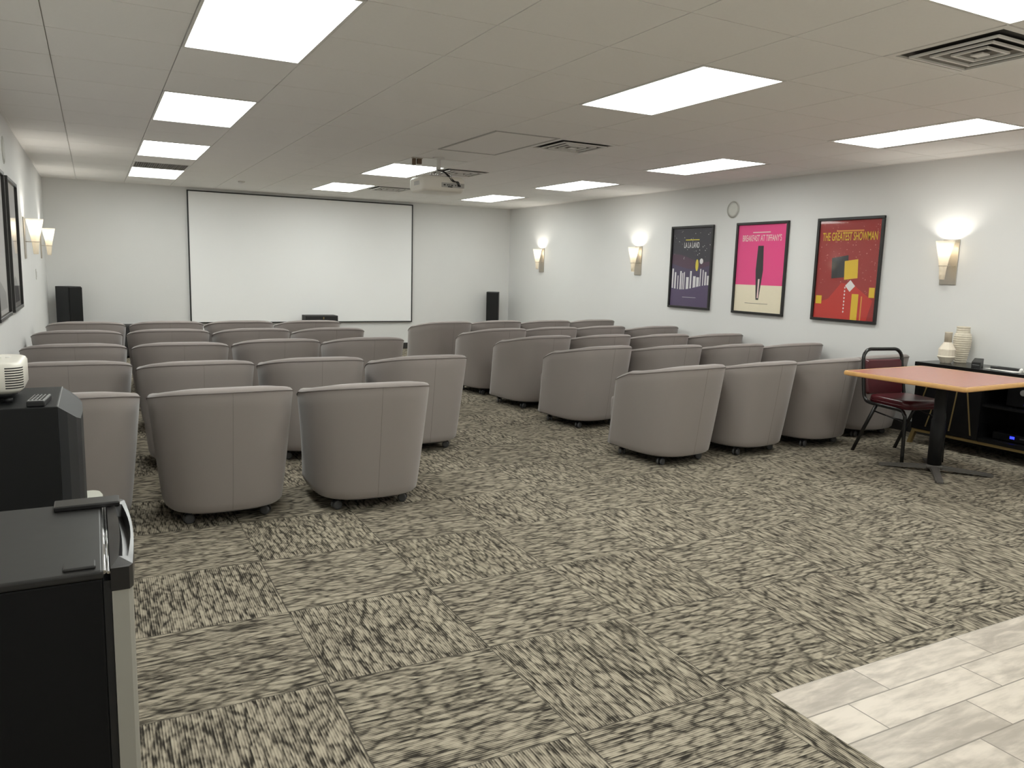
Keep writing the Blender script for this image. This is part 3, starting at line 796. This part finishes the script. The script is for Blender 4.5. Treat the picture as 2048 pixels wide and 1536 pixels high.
for x, sx in ((cx0+.02, 1), (cx1-.04, -1)):
    for y, sy in ((cy1-.025, 1), (cy0+.035, -1)):
        b = bmn(); A = [(x+dx-6.575, y+dy-3.49, .113) for dx, dy in ((-.017, -.017), (.017, -.017), (.017, .017), (-.017, .017))]
        B = [(p[0]*1.0, p[1]+sy*.035, 0) for p in A]; B = [(A[k][0]*1 + (B[k][0]-A[k][0]), B[k][1], 0) for k in range(4)]
        V = [b.verts.new(p) for p in A] + [b.verts.new(p) for p in B]
        for f in ((0,1,2,3), (7,6,5,4), (0,4,5,1), (1,5,6,2), (2,6,7,3), (3,7,4,0)): b.faces.new([V[k] for k in f])
        obj('leg', b, M['gold'], t)

t = thing('av_receiver', 'black receiver with round silver knob on upper console shelf', 'receiver', (6.60, 3.40, .443))
b = bmn(); box(b, -.15, .15, -.215, .215, .012, .17, bev=.004); box(b, -.12, -.1, -.18, -.15, 0, .013); box(b, -.12, -.1, .15, .18, 0, .013); box(b, .1, .12, -.02, .02, 0, .013); obj('case', b, M['void'], t)
b = bmn(); lathe(b, [(.024, .0), (.024, -.018), (.02, -.022)], 24, (-.1502, .085, .13), axis='x'); obj('volume_knob', b, M['grey'], t)
one('display', M['blue'], t, -.153, -.1505, .045, .075, .032, .04)
t = thing('disc_player', 'slim black disc player with blue light on lowest console shelf', 'player', (6.585, 3.47, cz0+.03))
b = bmn(); box(b, -.15, .15, -.215, .215, .008, .062, bev=.003); box(b, -.12, .12, -.18, -.15, 0, .009); box(b, -.12, .12, .15, .18, 0, .009); obj('case', b, M['void'], t)
one('status_light', M['blue'], t, -.153, -.1505, .04, .075, .03, .05)
one('disc_tray', M['spkside'], t, -.152, -.1505, -.16, .0, .035, .048)

zc1 = cz1
t = thing('bottle_vase', 'cream faceted vase with tan neck, left one on the black console', 'vase', (6.53, 4.208, zc1))
b = bmn(); lathe(b, [(.038, 0), (.042, .004), (.074, .054), (.0735, .058), (.068, .064), (.068, .118), (.067, .122), (.030, .182)], 16, smooth=False); obj('body', b, M['ceramic'], t)
b = bmn(); lathe(b, [(.030, .181), (.030, .262), (.032, .268), (.026, .268), (.025, .2)], 24); obj('neck', b, M['tan'], t)
t = thing('ribbed_vase', 'tall ribbed off-white vase, right one on the black console', 'vase', (6.712, 4.196, zc1))
prof = []
for k in range(61):
    z = .315*k/60
    pts = [(0, .047), (.05, .055), (.13, .068), (.20, .073), (.24, .068), (.265, .054), (.30, .052), (.316, .055)]
    for (z0, r0), (z1, r1) in zip(pts, pts[1:]):
        if z0 <= z <= z1: r = r0 + (r1-r0)*(z-z0)/(z1-z0)
    prof.append((r + .0022*math.sin(k*1.75), z))
b = bmn(); lathe(b, prof + [(.045, .315), (.042, .25)], 36); obj('vase_body', b, M['ceramic2'], t)
t = thing('card_reader', 'small black handheld device lying on console beside the vases', 'device', (6.53, 3.93, zc1), math.radians(24))
b = bmn(); prism(b, [(-.085, 0), (.085, 0), (.085, .062), (.07, .066), (-.05, .05), (-.085, .042)], -.033, .033, lambda a, c, d: (a, d, c)); obj('case', b, M['black'], t)
one('front_strip', M['grey'], t, -.0865, -.0852, -.026, .026, .02, .023)
b = bmn(); loft(b, [([rotxy(x, y, -.25, 6.53, 3.68) for x, y in rect(-.09, .09, -.14, .14)], zc1+.0005), ([rotxy(x, y, -.25, 6.53, 3.68) for x, y in rect(-.09, .09, -.14, .14)], zc1+.002)], smooth=False)
tag(obj('paper_sheet', b, M['paper']), 'white paper sheet lying on the black console', 'paper')
t = thing('remote_control', 'slim black remote lying on the white paper on console', 'remote', (6.53, 3.70, zc1+.002), math.radians(8))
b = bmn(); box(b, -.022, .022, -.105, .105, 0, .02, bev=.004); obj('case', b, M['black'], t)
b = bmn()
for i in range(3):
    for j in range(7): box(b, -.016+i*.012, -.008+i*.012, -.08+j*.02, -.068+j*.02, .02, .0215)
obj('buttons', b, M['spkside'], t)
b = bmn(); bmesh.ops.create_uvsphere(b, u_segments=14, v_segments=8, radius=.016, matrix=Matrix.Translation((6.50, 3.555, zc1+.0155)))
tag(obj('cap_ball', b, M['paper'], None, True), 'tiny round white cap on console beside the paper', 'cap')

# ------------------------------------------------------------------ fridge at the lower left
fx0, fx1, fy0, fy1, fz = -.555, -.010, 1.607, 2.085, .84
t = thing('mini_fridge', 'black mini fridge with steel door at the lower left', 'fridge', (-.28, 1.846, 0))
def F_(x0, x1, y0, y1, z0, z1): return (x0+.28, x1+.28, y0-1.846, y1-1.846, z0, z1)
b = bmn(); box(b, *F_(fx0, fx1, fy0, fy1, .03, .822), bev=.004); obj('cabinet', b, M['fridge'], t)
b = bmn(); box(b, *F_(fx0-.004, fx1+.002, fy0-.004, fy1+.004, .8225, fz), bev=.005, seg=3); tp = obj('top_panel', b, M['fridgetop'], t)
b = bmn(); box(b, *F_(-.075, -.02, fy0+.012, fy0+.05, fz-.001, fz+.006), bev=.003); obj('hinge_plug', b, M['fridgetop'], tp)
b = bmn(); box(b, *F_(-.105, .032, fy1-.06, fy1+.0, fz+.0005, fz+.013), bev=.003); obj('hinge_cover', b, M['gloss'], t)
b = bmn(); box(b, *F_(fx1+.001, .004, fy0+.006, fy1-.006, .07, .815)); obj('gasket', b, M['black'], t)
b = bmn()
prof = [(.005, fy0), (.034, fy0), (.041, fy0+.012)] + [(.041+.006*math.sin(PI*k/8), fy0+.012+(fy1-fy0-.024)*k/8) for k in range(1, 8)] + [(.041, fy1-.012), (.034, fy1), (.005, fy1)]
loft(b, [([(x+.28, y-1.846) for x, y in prof], .06), ([(x+.28, y-1.846) for x, y in prof], .795)], smooth=False); dr = obj('door', b, M['steel'], t)
b = bmn()   # glossy top cap with a scooped grip
oc = [(.004, fy0-.002), (.036, fy0-.002), (.043, fy0+.012)] + [(.043+.009*math.sin(PI*k/10), fy0+.012+(fy1-fy0-.024)*k/10) for k in range(1, 10)] + [(.043, fy1-.012), (.036, fy1+.002), (.004, fy1+.002)]
ic = []
ys0, ys1 = fy0+.055, fy1-.05
ic = [(.023-.012*(k/10-.4)*0 - .0, ys0 + (ys1-ys0)*k/10) for k in range(11)]
inner = [(.020+.006*math.sin(PI*k/10), ys0+(ys1-ys0)*k/10) for k in range(11)]
outer_in = [(.036+.011*math.sin(PI*k/10), ys0+(ys1-ys0)*k/10) for k in range(11)]
def P3(x, y, z): return (x+.28, y-1.846, z)
zt_, zb2 = fz+.004, .796
vo_t = [b.verts.new(P3(x, y, zt_-.003)) for x, y in oc]; vo_b = [b.verts.new(P3(x, y, zb2)) for x, y in oc]
n = len(oc)
for k in range(n): b.faces.new((vo_b[k], vo_b[(k+1) % n], vo_t[(k+1) % n], vo_t[k]))
b.faces.new(vo_b[::-1])
# top: strips left of the scoop, right of it, and the ends
it = [b.verts.new(P3(x, y, zt_)) for x, y in inner]; ot = [b.verts.new(P3(x, y, zt_-.002)) for x, y in outer_in]
ib = [b.verts.new(P3(x+.004, y+(.01 if k == 0 else -.01 if k == 10 else 0), zt_-.028)) for k, (x, y) in enumerate(inner)]
ob = [b.verts.new(P3(x-.003, y+(.01 if k == 0 else -.01 if k == 10 else 0), zt_-.03)) for k, (x, y) in enumerate(outer_in)]
for k in range(10):
    b.faces.new((it[k], it[k+1], ib[k+1], ib[k])); b.faces.new((ib[k], ib[k+1], ob[k+1], ob[k])); b.faces.new((ob[k], ob[k+1], ot[k+1], ot[k]))
b.faces.new((it[0], ib[0], ob[0], ot[0])); b.faces.new((it[10], ot[10], ob[10], ib[10]))
b.faces.new([vo_t[0]] + [vo_t[1], vo_t[2]] + [ot[0], it[0]] )
b.faces.new([it[10], ot[10], vo_t[12], vo_t[13], vo_t[14]])
b.faces.new([vo_t[14], vo_t[0]] + it)
b.faces.new(vo_t[2:13] + ot[::-1])
bmesh.ops.triangulate(b, faces=[f for f in b.faces if len(f.verts) > 4])
obj('handle_cap', b, M['gloss'], dr)
b = bmn(); tube(b, [P3(fx1+.004, fy0+.004, fz-.006), P3(fx1+.004, fy1-.004, fz-.006)], .004, 8); tube(b, [P3(.001, fy0+.004, fz-.008), P3(.001, fy1-.004, fz-.008)], .003, 8)
obj('chrome_strip', b, M['chrome'], t)
for sx in (-.24, .22):
    for sy in (-.2, .2): b = bmn(); lathe(b, [(.02, 0), (.02, .031)], 12, (sx, sy, 0)); obj('foot', b, M['black'], t)

b = bmn(); loft(b, [(R2(-.15, .15, -.08, .08, .03, 5), 0), (R2(-.17, .17, -.095, .095, .04, 5), .37), (R2(-.18, .18, -.105, .105, .045, 5), .375), (R2(-.18, .18, -.105, .105, .045, 5), .40), (R2(-.17, .17, -.095, .095, .04, 5), .415)])
o = obj('slim_bin', b, M['pale']); o.location = (-.185, 3.70, 0); tag(o, 'pale rounded bin mostly hidden behind the black speaker cabinet', 'bin')

# ------------------------------------------------------------------ big black speaker cabinet with projector and remote
t = thing('speaker_cabinet', 'large black speaker cabinet with sloped front, behind the fridge', 'speaker', (-.35, 3.28, 0))
b = bmn(); box(b, -.215, .222, -.24, .237, .0, .92, bev=.003); obj('cabinet', b, M['spk'], t)
b = bmn()
pf = [(.2225, -.238), (.25, -.238), (.276, -.222), (.289, -.18), (.293, 0), (.289, .18), (.276, .22), (.25, .235), (.2225, .235)]
A = [b.verts.new((x, y, .004)) for x, y in pf]; B = [b.verts.new((x, y, .918-.62*(x-.2225)**1.0 - 3.*(x-.2225)**2)) for x, y in pf]; n = len(pf)
for k in range(n): b.faces.new((A[k], A[(k+1) % n], B[(k+1) % n], B[k]))
b.faces.new(A[::-1]); b.faces.new(B); bmesh.ops.triangulate(b, faces=[f for f in b.faces if len(f.verts) > 4])
obj('front_baffle', b, M['spkside'], t)
one('edge_strip', M['grey'], t, .2222, .2245, -.237, .234, .9185, .9205)

t = thing('tabletop_projector', 'white projector with side vent slots resting on black speaker cabinet', 'projector', (-.40, 3.28, .92))
b = bmn(); rr = R2(-.155, .17, -.155, .15, .045, 6); rs = R2(-.14, .155, -.14, .135, .045, 6)
loft(b, [(rs, .035), (rr, .05), (rr, .128), (R2(-.15, .165, -.15, .145, .045, 6), .138), (rs, .143)])
obj('body', b, M['white'], t)
b = bmn(); loft(b, [(R2(-.13, .14, -.12, .12, .04), .016), (R2(-.14, .15, -.135, .13, .04), .0355)]); obj('base', b, M['black'], t)
for sx, sy in ((-.1, -.1), (-.1, .1), (.12, .1), (.12, -.1)): b = bmn(); lathe(b, [(.014, 0), (.014, .017)], 12, (sx, sy, 0)); obj('foot', b, M['black'], t)
b = bmn()
cxr, cyr, r = .125, -.11, .0455
for k in range(9):
    z = .054 + k*.0085
    pth = [(.119, -.1556)] + [(cxr + r*math.cos(a), cyr + r*math.sin(a)) for a in [-PI/2 + PI/2*j/6*.92 for j in range(7)]]
    A = [b.verts.new((x, y, z)) for x, y in pth]; B = [b.verts.new((x, y, z+.0042)) for x, y in pth]
    for q in range(len(pth)-1): b.faces.new((A[q], A[q+1], B[q+1], B[q]))
obj('vent_slots', b, M['black'], t)
b = bmn(); lathe(b, [(.045, .15), (.048, .165), (.04, .168), (.036, .155)], 24, (-.05, 0, .09), axis='y'); obj('lens', b, M['black'], t)
b = bmn()
for k in range(3): lathe(b, [(.008, .143), (.007, .1455)], 12, (.06+.028*k, .02, 0))
obj('buttons', b, M['whitem'], t)
t = thing('remote_control', 'small remote with grey buttons lying on black speaker cabinet', 'remote', (-.185, 3.125, .92), math.radians(-6))
b = bmn(); box(b, -.027, .027, -.075, .075, 0, .02, bev=.004); obj('case', b, M['black'], t)
one('face_plate', M['grey'], t, -.024, .024, -.07, .07, .02, .0215)
b = bmn()
for i in range(4):
    for j in range(6): lathe(b, [(.0038, .0215), (.0034, .0235)], 8, (-.0165+i*.011, -.055+j*.022, 0))
obj('buttons', b, M['black'], t)

# ------------------------------------------------------------------ camera, view
yaw, pit, rol = .491048387, -.145004845, .0281986461
f = Vector((math.sin(yaw)*math.cos(pit), math.cos(yaw)*math.cos(pit), math.sin(pit)))
r = Vector((math.cos(yaw), -math.sin(yaw), 0)); u = r.cross(f)
R = r*math.cos(rol) + u*math.sin(rol); U = -r*math.sin(rol) + u*math.cos(rol)
cam = bpy.data.cameras.new('camera'); co = bpy.data.objects.new('camera', cam); C.objects.link(co)
co.matrix_world = Matrix(((R.x, U.x, -f.x, 0), (R.y, U.y, -f.y, 0), (R.z, U.z, -f.z, EYE), (0, 0, 0, 1)))
cam.sensor_fit = 'HORIZONTAL'; cam.sensor_width = 36; cam.lens = 36*1564.4956/2048; cam.clip_start = .05; cam.clip_end = 100
sc.camera = co
w = bpy.data.worlds.new('world'); sc.world = w; w.use_nodes = True
w.node_tree.nodes['Background'].inputs[0].default_value = (0, 0, 0, 1)
vs = sc.view_settings
vs.view_transform = 'Standard'; vs.look = 'None'; vs.gamma = 1; vs.use_curve_mapping = False; vs.exposure = .36
sc.cycles.max_bounces = 10; sc.cycles.diffuse_bounces = 6; sc.cycles.transparent_max_bounces = 12
